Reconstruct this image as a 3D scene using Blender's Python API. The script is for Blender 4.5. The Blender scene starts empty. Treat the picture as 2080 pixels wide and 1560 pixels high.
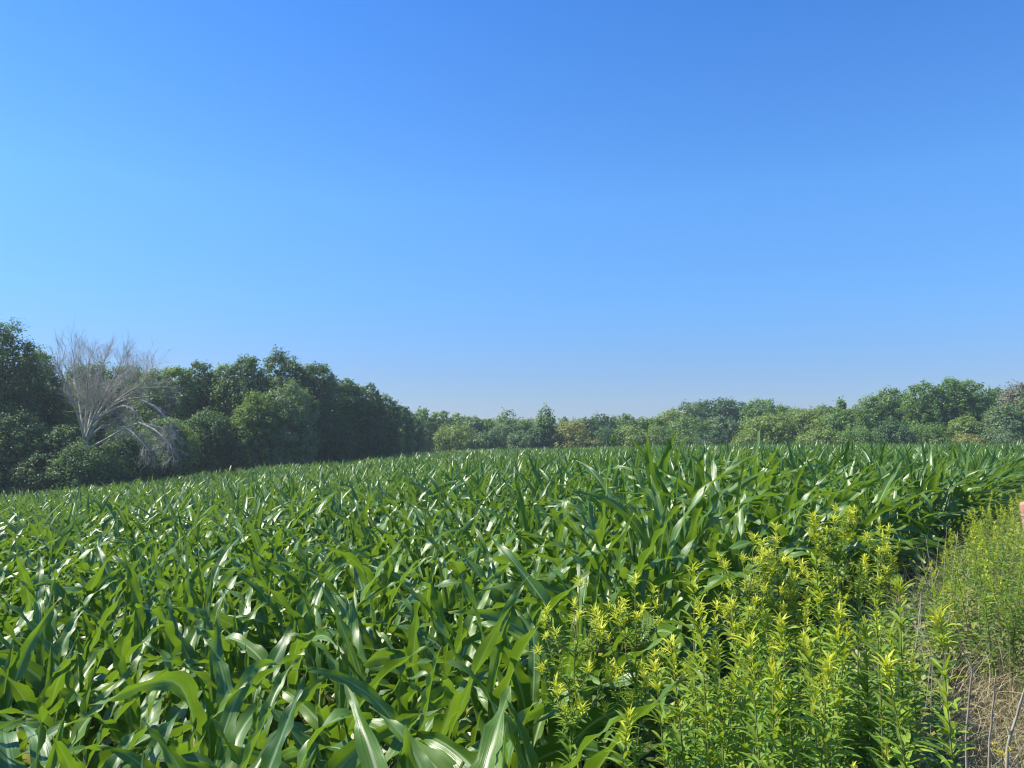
import bpy, math
import numpy as np
from mathutils import Vector

S = bpy.context.scene
R = math.radians
# ------------------------------------------------------------------ camera, light, exposure
EYE = 1.7
F = 1571.0                       # focal length in pixels of a 2080-pixel-wide picture
TILT = math.atan(105 / F)
cam = bpy.data.cameras.new("camera")
cam.sensor_width = 36; cam.lens = 36 * F / 2080
cam.clip_start = 0.05; cam.clip_end = 6000
cam_o = bpy.data.objects.new("camera", cam)
S.collection.objects.link(cam_o)
cam_o.location = (0, 0, EYE)
cam_o.rotation_euler = (R(90) + TILT, 0, 0)
S.camera = cam_o

SUN_AZ, SUN_EL = R(-85), R(51)   # azimuth clockwise from +Y: the sun stands to the left
W = bpy.data.worlds.new("World"); S.world = W; W.use_nodes = True
nt = W.node_tree; nt.nodes.clear()
sky = nt.nodes.new("ShaderNodeTexSky"); sky.sky_type = 'NISHITA'; sky.sun_disc = False
sky.sun_elevation = SUN_EL; sky.sun_rotation = SUN_AZ
sky.air_density = 1.0; sky.dust_density = 0.35; sky.ozone_density = 3.0; sky.altitude = 100
# humid summer air: a deeper blue overhead and a violet-grey cast towards the horizon
wtc = nt.nodes.new("ShaderNodeTexCoord"); wsp = nt.nodes.new("ShaderNodeSeparateXYZ"); nt.links.new(wtc.outputs['Generated'], wsp.inputs[0])
wr = nt.nodes.new("ShaderNodeValToRGB"); nt.links.new(wsp.outputs[2], wr.inputs[0])
while len(wr.color_ramp.elements) < 5: wr.color_ramp.elements.new(.5)
for el_, (p_, c_) in zip(wr.color_ramp.elements, [(0.0, (.30, .34, .51)), (.08, (.30, .395, .58)), (.17, (.315, .52, .74)), (.29, (.35, .63, .89)), (.50, (.25, .58, .96))]):
    el_.position = p_; el_.color = (*c_, 1)
hsv = nt.nodes.new("ShaderNodeMix"); hsv.data_type = 'RGBA'; hsv.blend_type = 'MULTIPLY'; hsv.inputs[0].default_value = 1.0
bg = nt.nodes.new("ShaderNodeBackground"); bg.inputs[1].default_value = 0.15
wo = nt.nodes.new("ShaderNodeOutputWorld")
nt.links.new(sky.outputs[0], hsv.inputs[6]); nt.links.new(wr.outputs[0], hsv.inputs[7]); nt.links.new(hsv.outputs[2], bg.inputs[0]); nt.links.new(bg.outputs[0], wo.inputs[0])

sl = bpy.data.lights.new("sun", 'SUN'); sl.energy = 5.0; sl.angle = R(0.5); sl.color = (1.0, 0.94, 0.80)
so = bpy.data.objects.new("sun", sl); S.collection.objects.link(so)
d = Vector((math.cos(SUN_EL) * math.sin(SUN_AZ), math.cos(SUN_EL) * math.cos(SUN_AZ), math.sin(SUN_EL)))
so.rotation_euler = d.to_track_quat('Z', 'Y').to_euler()
so.location = (-20, 0, 30)

S.view_settings.view_transform = 'Standard'; S.view_settings.look = 'None'
S.view_settings.exposure = 0.70; S.view_settings.gamma = 1.0
S.render.engine = 'CYCLES'
cy = S.cycles
cy.max_bounces = 7; cy.diffuse_bounces = 3; cy.glossy_bounces = 2; cy.transmission_bounces = 5
cy.transparent_max_bounces = 4; cy.volume_bounces = 1
cy.use_denoising = True; cy.use_adaptive_sampling = True; cy.adaptive_threshold = 0.01
cy.caustics_reflective = False; cy.caustics_refractive = False
cy.sample_clamp_indirect = 6
cy.filter_width = 1.2

# ------------------------------------------------------------------ helpers
rng = np.random.default_rng(7)
CT, ST = math.cos(TILT), math.sin(TILT)

def at(px, py, Y):
    """the point of the place seen at pixel (px, py) of the 2080x1560 photo, Y metres ahead"""
    u = (px - 1040) / F; v = (780 - py) / F
    yy = CT - v * ST; zz = ST + v * CT
    k = Y / yy
    return np.array([u * k, Y, EYE + zz * k])

def px_of(X, Y):
    return 1040 + F * np.asarray(X) / np.maximum(Y, 0.1)

def tag(o, label=None, cat=None, group=None, kind=None):
    if label: o['label'] = label
    if cat: o['category'] = cat
    if group: o['group'] = group
    if kind: o['kind'] = kind
    return o

def empty(name, loc, rz=0.0):
    o = bpy.data.objects.new(name, None); o.empty_display_size = 0.2
    S.collection.objects.link(o); o.location = tuple(float(c) for c in loc); o.rotation_euler = (0, 0, rz)
    return o

def mesh_obj(name, V, Fc, mat, parent=None, attr=None, smooth=True, loc=None):
    """V (n,3); Fc: (m,4) or (m,3) array or list of such; attr (n,3) point vectors called 'luv'"""
    me = bpy.data.meshes.new(name)
    V = np.asarray(V, np.float32).reshape(-1, 3)
    Fs = Fc if isinstance(Fc, list) else [Fc]
    Fs = [np.asarray(f, np.int32) for f in Fs if len(f)]
    me.vertices.add(len(V)); me.vertices.foreach_set('co', V.ravel())
    li = np.concatenate([f.ravel() for f in Fs])
    cnt = np.concatenate([np.full(len(f), f.shape[1], np.int32) for f in Fs])
    st = np.concatenate([[0], np.cumsum(cnt)[:-1]]).astype(np.int32)
    me.loops.add(len(li)); me.loops.foreach_set('vertex_index', li)
    me.polygons.add(len(cnt)); me.polygons.foreach_set('loop_start', st); me.polygons.foreach_set('loop_total', cnt)
    me.polygons.foreach_set('use_smooth', np.full(len(cnt), bool(smooth)))
    if attr is not None:
        a = me.attributes.new('luv', 'FLOAT_VECTOR', 'POINT')
        a.data.foreach_set('vector', np.asarray(attr, np.float32).ravel())
    me.update(calc_edges=True)
    me.materials.append(mat)
    o = bpy.data.objects.new(name, me); S.collection.objects.link(o)
    if parent is not None: o.parent = parent
    if loc is not None: o.location = tuple(float(c) for c in loc)
    return o

def unit(a):
    return a / np.maximum(np.linalg.norm(a, axis=-1, keepdims=True), 1e-9)

def grid_faces(n, s, c):
    """quads of n sheets of s x c vertices"""
    i, j = np.meshgrid(np.arange(s - 1), np.arange(c - 1), indexing='ij')
    q = np.stack([i * c + j, i * c + j + 1, (i + 1) * c + j + 1, (i + 1) * c + j], -1).reshape(-1, 4)
    return (q[None] + (np.arange(n) * s * c)[:, None, None]).reshape(-1, 4)

def ribbons(base, phi, th0, bend, L, hw, seg=8, cols=3, power=1.2, curl=0.0, twist=0.0, fold=0.3, wave=0.0,
            prof='leaf', rnd=None, third=None, kink=None, r=rng):
    """n arching leaves or blades; returns V, faces, attr"""
    n = len(base)
    f = lambda a: np.broadcast_to(np.asarray(a, float), (n,))[:, None]
    s = np.linspace(0, 1, seg)[None]
    th = f(th0) - f(bend) * s ** power
    if kink is not None:                                   # leaves folded over sharply part of the way
        kpos, kamt = kink
        th = th - f(kamt) / (1 + np.exp(-(s - f(kpos)) * 26))
    ph = f(phi) + f(curl) * s
    T = np.stack([np.cos(th) * np.cos(ph), np.cos(th) * np.sin(ph), np.sin(th)], -1)
    ds = f(L) / (seg - 1)
    P = np.concatenate([np.zeros((n, 1, 3)), np.cumsum((T[:, :-1] + T[:, 1:]) / 2 * ds[..., None], 1)], 1) + base[:, None]
    side = np.stack([-np.sin(ph), np.cos(ph), np.zeros_like(ph)], -1)
    nor = np.cross(T, side); nor = unit(nor)
    nor = np.where(True, nor, nor)
    tw = (f(twist) * s)[..., None]
    side2 = side * np.cos(tw) + nor * np.sin(tw); nor2 = nor * np.cos(tw) - side * np.sin(tw)
    if prof == 'leaf':      # corn: broad from the sheath, widest at 0.4, long point
        w = np.minimum(1, 0.45 + 1.9 * s) * np.clip(1 - np.clip((s - 0.38) / 0.62, 0, 1) ** 1.7, 0, 1)
    elif prof == 'lance':
        w = np.sin(np.pi * np.clip(s, 0, 1) ** 0.85) ** 0.9 * 0.96 + 0.05
    elif prof == 'blade':
        w = 1 - s ** 1.6 * 0.95
    w = np.maximum(w, 0.02) * f(hw)
    c = np.linspace(-1, 1, cols)
    a = np.abs(c)
    V = P[:, :, None] + side2[:, :, None] * (w[..., None] * c)[..., None]
    lift = -f(fold)[..., None] * w[..., None] * (a - 0.25)
    if np.any(np.asarray(wave) != 0):
        fr = r.uniform(3, 6, (n, 1, 1)); pz = r.uniform(0, 6.28, (n, 1, 1))
        lift = lift + f(wave)[..., None] * f(hw)[..., None] * (a ** 1.5) * np.sin(fr * 6.28 * s[..., None] + pz + (c > 0) * 2.1)
    V = V - nor2[:, :, None] * lift[..., None]
    rr = (r.random(n) if rnd is None else rnd)
    at_ = np.zeros((n, seg, cols, 3))
    at_[..., 0] = (c + 1) / 2
    at_[..., 1] = s[..., None]
    at_[..., 2] = rr[:, None, None] if third is None else np.asarray(third)[:, None, None]
    return V.reshape(-1, 3), grid_faces(n, seg, cols), at_.reshape(-1, 3)

def tube(pts, rad, sides=6):
    pts = np.asarray(pts, float); n = len(pts)
    T = np.gradient(pts, axis=0); T = unit(T)
    up = np.array([0.31, 0.17, 1.0]) if abs(T[0, 2]) < 0.85 else np.array([1.0, 0.2, 0.1])
    A = unit(np.cross(T, up)); B = np.cross(T, A)
    an = np.linspace(0, 2 * np.pi, sides, endpoint=False)
    V = pts[:, None] + (A[:, None] * np.cos(an)[None, :, None] + B[:, None] * np.sin(an)[None, :, None]) * np.asarray(rad)[:, None, None]
    i, j = np.meshgrid(np.arange(n - 1), np.arange(sides), indexing='ij')
    j2 = (j + 1) % sides
    q = np.stack([i * sides + j, i * sides + j2, (i + 1) * sides + j2, (i + 1) * sides + j], -1).reshape(-1, 4)
    return V.reshape(-1, 3), q

class Bag:
    def __init__(s): s.V = []; s.Q = []; s.A = []; s.n = 0
    def add(s, V, Q, A=None):
        s.V.append(V); s.Q.append(Q + s.n); s.n += len(V)
        if A is not None: s.A.append(A)
        else: s.A.append(np.full((len(V), 3), 0.5))
    def obj(s, name, mat, parent=None, smooth=True, loc=None):
        return mesh_obj(name, np.concatenate(s.V), np.concatenate(s.Q), mat, parent, np.concatenate(s.A), smooth, loc)

# ------------------------------------------------------------------ materials
def newmat(name):
    m = bpy.data.materials.new(name); m.use_nodes = True
    n = m.node_tree; n.nodes.clear()
    return m, n, n.nodes.new, n.links.new

def ramp(N, stops, interp='LINEAR'):
    r_ = N("ShaderNodeValToRGB"); r_.color_ramp.interpolation = interp
    el = r_.color_ramp.elements
    while len(el) < len(stops): el.new(0.5)
    for e, (p, c) in zip(el, stops): e.position = p; e.color = (*c, 1)
    return r_

def leaf_mat(name, dark, light, trans, rough=0.4, spec=0.5, transw=0.3, rib=None, veins=0.0, third_ramp=None, noise_scale=0.0, transramp=None):
    m, n, N, L = newmat(name)
    a = N("ShaderNodeAttribute"); a.attribute_name = 'luv'
    sep = N("ShaderNodeSeparateXYZ"); L(a.outputs['Vector'], sep.inputs[0])
    rp = ramp(N, third_ramp or [(0, dark), (1, light)])
    L(sep.outputs[2], rp.inputs[0])
    col = rp.outputs[0]
    if noise_scale:
        g = N("ShaderNodeNewGeometry"); no = N("ShaderNodeTexNoise"); no.inputs['Scale'].default_value = noise_scale; no.inputs['Detail'].default_value = 2
        L(g.outputs['Position'], no.inputs['Vector'])
        mx = N("ShaderNodeHueSaturation"); mr = N("ShaderNodeMapRange"); mr.inputs[1].default_value = .3; mr.inputs[2].default_value = .7
        mr.inputs[3].default_value = .6; mr.inputs[4].default_value = 1.35
        L(no.outputs[0], mr.inputs[0]); L(mr.outputs[0], mx.inputs['Value']); L(col, mx.inputs['Color']); col = mx.outputs[0]
    bump = None
    if rib:
        # distance from the midrib
        sb = N("ShaderNodeMath"); sb.operation = 'SUBTRACT'; L(sep.outputs[0], sb.inputs[0]); sb.inputs[1].default_value = 0.5
        ab = N("ShaderNodeMath"); ab.operation = 'ABSOLUTE'; L(sb.outputs[0], ab.inputs[0])
        mr = N("ShaderNodeMapRange"); L(ab.outputs[0], mr.inputs[0]); mr.inputs[1].default_value = 0.03; mr.inputs[2].default_value = 0.085
        mr.inputs[3].default_value = 1; mr.inputs[4].default_value = 0; mr.clamp = True
        # the rib fades out towards the tip
        mt = N("ShaderNodeMapRange"); L(sep.outputs[1], mt.inputs[0]); mt.inputs[1].default_value = 0.45; mt.inputs[2].default_value = 0.95
        mt.inputs[3].default_value = 0.85; mt.inputs[4].default_value = 0.1
        mu = N("ShaderNodeMath"); mu.operation = 'MULTIPLY'; L(mr.outputs[0], mu.inputs[0]); L(mt.outputs[0], mu.inputs[1])
        mx = N("ShaderNodeMix"); mx.data_type = 'RGBA'; L(mu.outputs[0], mx.inputs[0]); L(col, mx.inputs[6]); mx.inputs[7].default_value = (*rib, 1)
        col = mx.outputs[2]
    if veins:
        cb = N("ShaderNodeCombineXYZ")
        m1 = N("ShaderNodeMath"); m1.operation = 'MULTIPLY'; L(sep.outputs[0], m1.inputs[0]); m1.inputs[1].default_value = 22
        m2 = N("ShaderNodeMath"); m2.operation = 'MULTIPLY'; L(sep.outputs[1], m2.inputs[0]); m2.inputs[1].default_value = 2.0
        m3 = N("ShaderNodeMath"); m3.operation = 'MULTIPLY'; L(sep.outputs[2], m3.inputs[0]); m3.inputs[1].default_value = 91
        L(m1.outputs[0], cb.inputs[0]); L(m2.outputs[0], cb.inputs[1]); L(m3.outputs[0], cb.inputs[2])
        no = N("ShaderNodeTexNoise"); no.inputs['Scale'].default_value = 1; no.inputs['Detail'].default_value = 2; L(cb.outputs[0], no.inputs['Vector'])
        hs = N("ShaderNodeHueSaturation"); mr = N("ShaderNodeMapRange"); mr.inputs[1].default_value = .3; mr.inputs[2].default_value = .7
        mr.inputs[3].default_value = 1 - veins; mr.inputs[4].default_value = 1 + veins; L(no.outputs[0], mr.inputs[0]); L(mr.outputs[0], hs.inputs['Value'])
        L(col, hs.inputs['Color']); col = hs.outputs[0]
        bump = N("ShaderNodeBump"); bump.inputs['Strength'].default_value = 0.35; bump.inputs['Distance'].default_value = 0.004; L(no.outputs[0], bump.inputs['Height'])
    p = N("ShaderNodeBsdfPrincipled"); L(col, p.inputs['Base Color']); p.inputs['Roughness'].default_value = rough
    p.inputs['Specular IOR Level'].default_value = spec
    t = N("ShaderNodeBsdfTranslucent")
    tm = N("ShaderNodeMix"); tm.data_type = 'RGBA'; tm.inputs[0].default_value = 0.8; L(col, tm.inputs[6]); tm.inputs[7].default_value = (*trans, 1)
    L(tm.outputs[2], t.inputs[0])
    if transramp:
        tr = ramp(N, transramp); L(sep.outputs[2], tr.inputs[0]); L(tr.outputs[0], t.inputs[0])
    if rib:      # scorched tan tips
        mr = N("ShaderNodeMapRange"); L(sep.outputs[1], mr.inputs[0]); mr.inputs[1].default_value = .93; mr.inputs[2].default_value = .985; mr.inputs[4].default_value = .45
        mx = N("ShaderNodeMix"); mx.data_type = 'RGBA'; L(mr.outputs[0], mx.inputs[0]); L(col, mx.inputs[6]); mx.inputs[7].default_value = (.40, .36, .12, 1)
        L(mx.outputs[2], p.inputs['Base Color'])
    if bump: L(bump.outputs[0], p.inputs['Normal'])
    ms = N("ShaderNodeMixShader"); ms.inputs[0].default_value = transw
    L(p.outputs[0], ms.inputs[1]); L(t.outputs[0], ms.inputs[2])
    o = N("ShaderNodeOutputMaterial"); L(ms.outputs[0], o.inputs[0])
    return m

def plain_mat(name, c1, c2, scale=8, rough=0.8, stretch=(1, 1, 1), bump=0.3, spec=0.3, detail=5):
    m, n, N, L = newmat(name)
    tc = N("ShaderNodeTexCoord"); mp = N("ShaderNodeMapping"); mp.inputs['Scale'].default_value = stretch
    L(tc.outputs['Object'], mp.inputs[0])
    no = N("ShaderNodeTexNoise"); no.inputs['Scale'].default_value = scale; no.inputs['Detail'].default_value = detail; L(mp.outputs[0], no.inputs['Vector'])
    rp = ramp(N, [(0.3, c1), (0.7, c2)]); L(no.outputs[0], rp.inputs[0])
    p = N("ShaderNodeBsdfPrincipled"); L(rp.outputs[0], p.inputs['Base Color']); p.inputs['Roughness'].default_value = rough
    p.inputs['Specular IOR Level'].default_value = spec
    b = N("ShaderNodeBump"); b.inputs['Strength'].default_value = bump; b.inputs['Distance'].default_value = 0.01; L(no.outputs[0], b.inputs['Height']); L(b.outputs[0], p.inputs['Normal'])
    o = N("ShaderNodeOutputMaterial"); L(p.outputs[0], o.inputs[0])
    return m

M_corn = leaf_mat('corn_leaf', (.062, .150, .016), (.130, .245, .026), (.30, .49, .02), rough=.39, spec=.72, transw=.29, rib=(.36, .48, .26), veins=.3, third_ramp=[(0, (.048, .126, .016)), (.9, (.122, .220, .026)), (1, (.30, .29, .05))])
M_corn_far = leaf_mat('corn_leaf_far', (.052, .132, .020), (.122, .218, .034), (.29, .47, .03), rough=.41, spec=.72, transw=.28)
M_stalk = plain_mat('corn_stalk', (.26, .36, .06), (.42, .46, .11), scale=10, rough=.5, stretch=(1, 1, .3), bump=.1)
M_husk = plain_mat('dry_husk', (.40, .31, .15), (.55, .45, .22), scale=14, rough=.7)
M_soil = None

# ------------------------------------------------------------------ the lie of the land
PXS = np.array([-500, 0, 300, 600, 1000, 1400, 1700, 2080, 2600], float)
YS = np.array([1.5, 2, 3, 5, 8, 12, 20, 35, 50, 70, 100, 150, 400], float)
DROP = np.array([   # metres from eye level down to the top of the corn
 [1.00, 1.00, .95, .92, .88, .85, .75, .70, .70],
 [1.00, 1.00, .95, .92, .88, .82, .70, .60, .60],
 [1.05, 1.05, 1.0, .95, .86, .62, .50, .50, .50],
 [1.10, 1.10, 1.05, .97, .80, .38, .30, .35, .35],
 [1.15, 1.15, 1.10, 1.0, .78, .36, .32, .40, .40],
 [1.30, 1.30, 1.15, 1.0, .78, .42, .38, .45, .45],
 [2.00, 1.90, 1.50, 1.15, .85, .55, .48, .50, .50],
 [2.90, 2.70, 2.20, 1.60, 1.1, .72, .60, .60, .60],
 [3.60, 3.50, 2.70, 1.90, 1.2, .85, .70, .65, .65],
 [4.20, 4.10, 3.30, 2.25, 1.35, 1.0, .85, .85, .85],
 [4.50, 4.40, 3.80, 2.80, 1.7, 1.3, 1.15, 1.15, 1.15],
 [5.00, 5.00, 4.50, 3.60, 2.7, 2.4, 2.4, 2.4, 2.4],
 [6.50, 6.50, 6.50, 6.50, 6.0, 6.0, 6.0, 6.0, 6.0]])
HC = np.array([1.22, 1.22, 1.24, 1.27, 1.32, 1.50, 1.55, 1.5, 1.5])   # height of the corn
def _interp2(tab, px, Y):
    px = np.clip(px, PXS[0], PXS[-1]); ly = np.log(np.clip(Y, YS[0], YS[-1])); LY = np.log(YS)
    i = np.clip(np.searchsorted(PXS, px, side='right') - 1, 0, len(PXS) - 2)
    j = np.clip(np.searchsorted(LY, ly, side='right') - 1, 0, len(LY) - 2)
    fx = (px - PXS[i]) / (PXS[i + 1] - PXS[i]); fy = (ly - LY[j]) / (LY[j + 1] - LY[j])
    fx = fx * .5 + .5 * fx * fx * (3 - 2 * fx)
    return (tab[j, i] * (1 - fx) + tab[j, i + 1] * fx) * (1 - fy) + (tab[j + 1, i] * (1 - fx) + tab[j + 1, i + 1] * fx) * fy
EDGE_Y = np.array([-5, 1.2, 2.2, 3.2, 4.5, 6, 9, 13, 20, 28, 60, 200]); EDGE_X = np.array([-1.5, -.7, -.02, .55, 1.5, 2.7, 4.95, 8.05, 13.0, 18.3, 46, 158])
def edge_x(Y): return np.interp(Y, EDGE_Y, EDGE_X)
def corn_h(X, Y):
    Yc = np.maximum(Y, 1.5); return np.interp(px_of(X, Yc), PXS, HC)
def ground_z(X, Y):
    X = np.asarray(X, float); Y = np.asarray(Y, float)
    Yc = np.maximum(Y, 1.5); px = px_of(X, Yc)
    field = EYE - _interp2(DROP, px, Yc) - np.interp(px, PXS, HC)
    verge = np.interp(Y, [2, 5, 8, 12, 20, 35], [0.0, 0.02, .12, .27, .40, .2])
    k = np.clip((X - edge_x(Y)) / 1.4 + .25, 0, 1); k = k * k * (3 - 2 * k)
    k = k * np.clip((45 - Y) / 15, 0, 1)
    k0 = np.clip((1.2 - Y) / 1.5, 0, 1)                      # the ground under the photographer's feet
    k = np.maximum(k, k0)
    return field * (1 - k) + verge * k

def build_ground():
    ys = np.concatenate([-np.geomspace(1500, 3, 14), np.linspace(-2, 14, 65), np.geomspace(14.6, 150, 60), np.geomspace(170, 1500, 16)])
    t = np.linspace(-1, 1, 141)
    V = []
    for y in ys:
        half = max(14, abs(y) * 1.3 + 6)
        x = t * half
        x = np.where(np.abs(t) > .985, np.sign(t) * 1700, x)
        z = ground_z(x, np.full_like(x, y))
        V.append(np.stack([x, np.full_like(x, y), z], -1))
    V = np.concatenate(V)
    m, n, N, L = newmat('field_ground')
    g = N("ShaderNodeNewGeometry")
    no = N("ShaderNodeTexNoise"); no.inputs['Scale'].default_value = 3.0; no.inputs['Detail'].default_value = 8; L(g.outputs['Position'], no.inputs['Vector'])
    rp = ramp(N, [(.3, (.035, .032, .018)), (.5, (.085, .07, .04)), (.62, (.06, .085, .025)), (.8, (.14, .12, .065))]); L(no.outputs[0], rp.inputs[0])
    no2 = N("ShaderNodeTexNoise"); no2.inputs['Scale'].default_value = 40; no2.inputs['Detail'].default_value = 5; L(g.outputs['Position'], no2.inputs['Vector'])
    p = N("ShaderNodeBsdfPrincipled"); p.inputs['Roughness'].default_value = .95; p.inputs['Specular IOR Level'].default_value = .1
    L(rp.outputs[0], p.inputs['Base Color'])
    b = N("ShaderNodeBump"); b.inputs['Distance'].default_value = .03; L(no2.outputs[0], b.inputs['Height']); L(b.outputs[0], p.inputs['Normal'])
    o = N("ShaderNodeOutputMaterial"); L(p.outputs[0], o.inputs[0])
    tag(mesh_obj('ground', V, grid_faces(1, len(ys), len(t)), m), kind='structure')
build_ground()

# ------------------------------------------------------------------ the corn
FIELD_PX = np.array([-600, 0, 200, 400, 600, 800, 1000, 1300, 1600, 2080, 2600]); FIELD_Y = np.array([36, 42, 47, 55, 68, 85, 96, 96, 90, 78, 70])

def corn_specs(r, H, nl, lean=0.0):
    """leaf parameters of one corn plant of height H"""
    i = np.arange(nl) / (nl - 1)
    h = H * (.08 + .56 * i ** .95)
    Lf = (.68 + .35 * np.sin(np.pi * np.clip(i * .95 + .08, 0, 1))) * r.uniform(.8, 1.12, nl) * (H / 1.35) ** .6
    Lf[-1] *= .62; Lf[-2] *= .85
    hw = (.034 + .018 * np.sin(np.pi * np.clip(i, 0, .85))) * r.uniform(.85, 1.1, nl); hw[-1] *= .5; hw[-2] *= .85
    th = R(1) * (46 + 36 * i + r.normal(0, 7, nl)); th[-1] = R(r.uniform(76, 88)); th[-2] = R(r.uniform(68, 82)); 
    bend = R(1) * (96 - 36 * i + r.normal(0, 28, nl)); bend[-1] = R(r.uniform(0, 25)); bend[-2] = R(r.uniform(15, 90)); bend[-3] *= r.uniform(.3, 1)
    phi0 = r.uniform(0, 2 * np.pi)
    phi = phi0 + np.pi * (np.arange(nl) % 2) + r.normal(0, .38, nl)
    phi = phi + lean * np.sin(-phi) * .5
    kp = r.uniform(.35, .7, nl); ka = np.where(r.random(nl) < .10, r.uniform(.5, 1.5, nl), 0); ka[-1] = 0
    return dict(h=h, L=Lf, hw=hw, th=th, bend=bend, phi=phi, curl=r.normal(0, .5, nl), twist=r.normal(0, .34, nl) + r.choice([0, 0, 0, 0, 0, 0, 0, 2.0, -2.0], nl), kink=(kp, ka),
                fold=np.where(i > .9, 1.1, r.uniform(.15, .6, nl)), rnd=np.where((i < .25) & (r.random(nl) < .3), 1.0, np.clip(r.normal(.48, .24, nl), 0, .9)))

def corn_ribbons(r, sp, sel, seg, cols, wide=1.0, wave=.35):
    n = len(sel)
    base = np.zeros((n, 3)); base[:, 2] = sp['h'][sel]
    base[:, 0] = np.cos(sp['phi'][sel]) * .012; base[:, 1] = np.sin(sp['phi'][sel]) * .012
    return ribbons(base, sp['phi'][sel], sp['th'][sel], sp['bend'][sel], sp['L'][sel], sp['hw'][sel] * wide, seg=seg, cols=cols, power=1.35,
                   curl=sp['curl'][sel], twist=sp['twist'][sel], fold=sp['fold'][sel], wave=wave, prof='leaf', rnd=sp['rnd'][sel],
                   kink=(sp['kink'][0][sel], sp['kink'][1][sel]), r=r)

def corn_positions():
    a = R(52); u = np.array([math.cos(a), math.sin(a)]); v = np.array([-math.sin(a), math.cos(a)])
    P = []
    for k in np.arange(-180, 180):
        t = np.arange(-160, 170, .225) + rng.uniform(0, .1)
        t = t + rng.normal(0, .03, len(t))
        off = k * .76 + rng.normal(0, .03, len(t))
        q = t[:, None] * u + off[:, None] * v
        P.append(q)
    P = np.concatenate(P)
    X, Y = P[:, 0], P[:, 1]
    px = px_of(X, Y)
    ok = (Y > 1.6) & (np.hypot(X, Y) > 2.05) & (px > -260 - 900 / Y) & (px < 2340) & (X < edge_x(Y) - .1) & (Y < np.interp(px, FIELD_PX, FIELD_Y))
    ok &= rng.random(len(X)) > .05
    # farther off, where plants cover one another, fewer are needed
    ok &= (Y < 45) | (rng.random(len(X)) < .62)
    P = P[ok]
    return P[np.argsort(P[:, 1])]

CORN_LABELS = [
 (lambda px, Y: Y < 3.1 and px < 420, 'corn plant with broad glossy leaves at the lower left corner of the field'),
 (lambda px, Y: Y < 3.1 and px < 800, 'corn plant with long arching leaves at the very front, left of the middle'),
 (lambda px, Y: Y < 3.4, 'corn plant at the very front beside the leftmost goldenrod'),
 (lambda px, Y: px > 1250 and Y < 5.6, 'tall corn plant rising right behind the goldenrod clump'),
 (lambda px, Y: px > 1250, 'tall corn plant with leaf tips near the horizon, deeper behind the goldenrod'),
 (lambda px, Y: px < 520 and Y < 5.2, 'corn plant in the second band of rows on the lower left'),
 (lambda px, Y: px < 520, 'corn plant farther down the slope on the left'),
 (lambda px, Y: Y < 5.2, 'corn plant in the middle of the near field, in front of the crest'),
 (lambda px, Y: True, 'corn plant in the middle of the field where near leaves meet far ones')]

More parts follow.
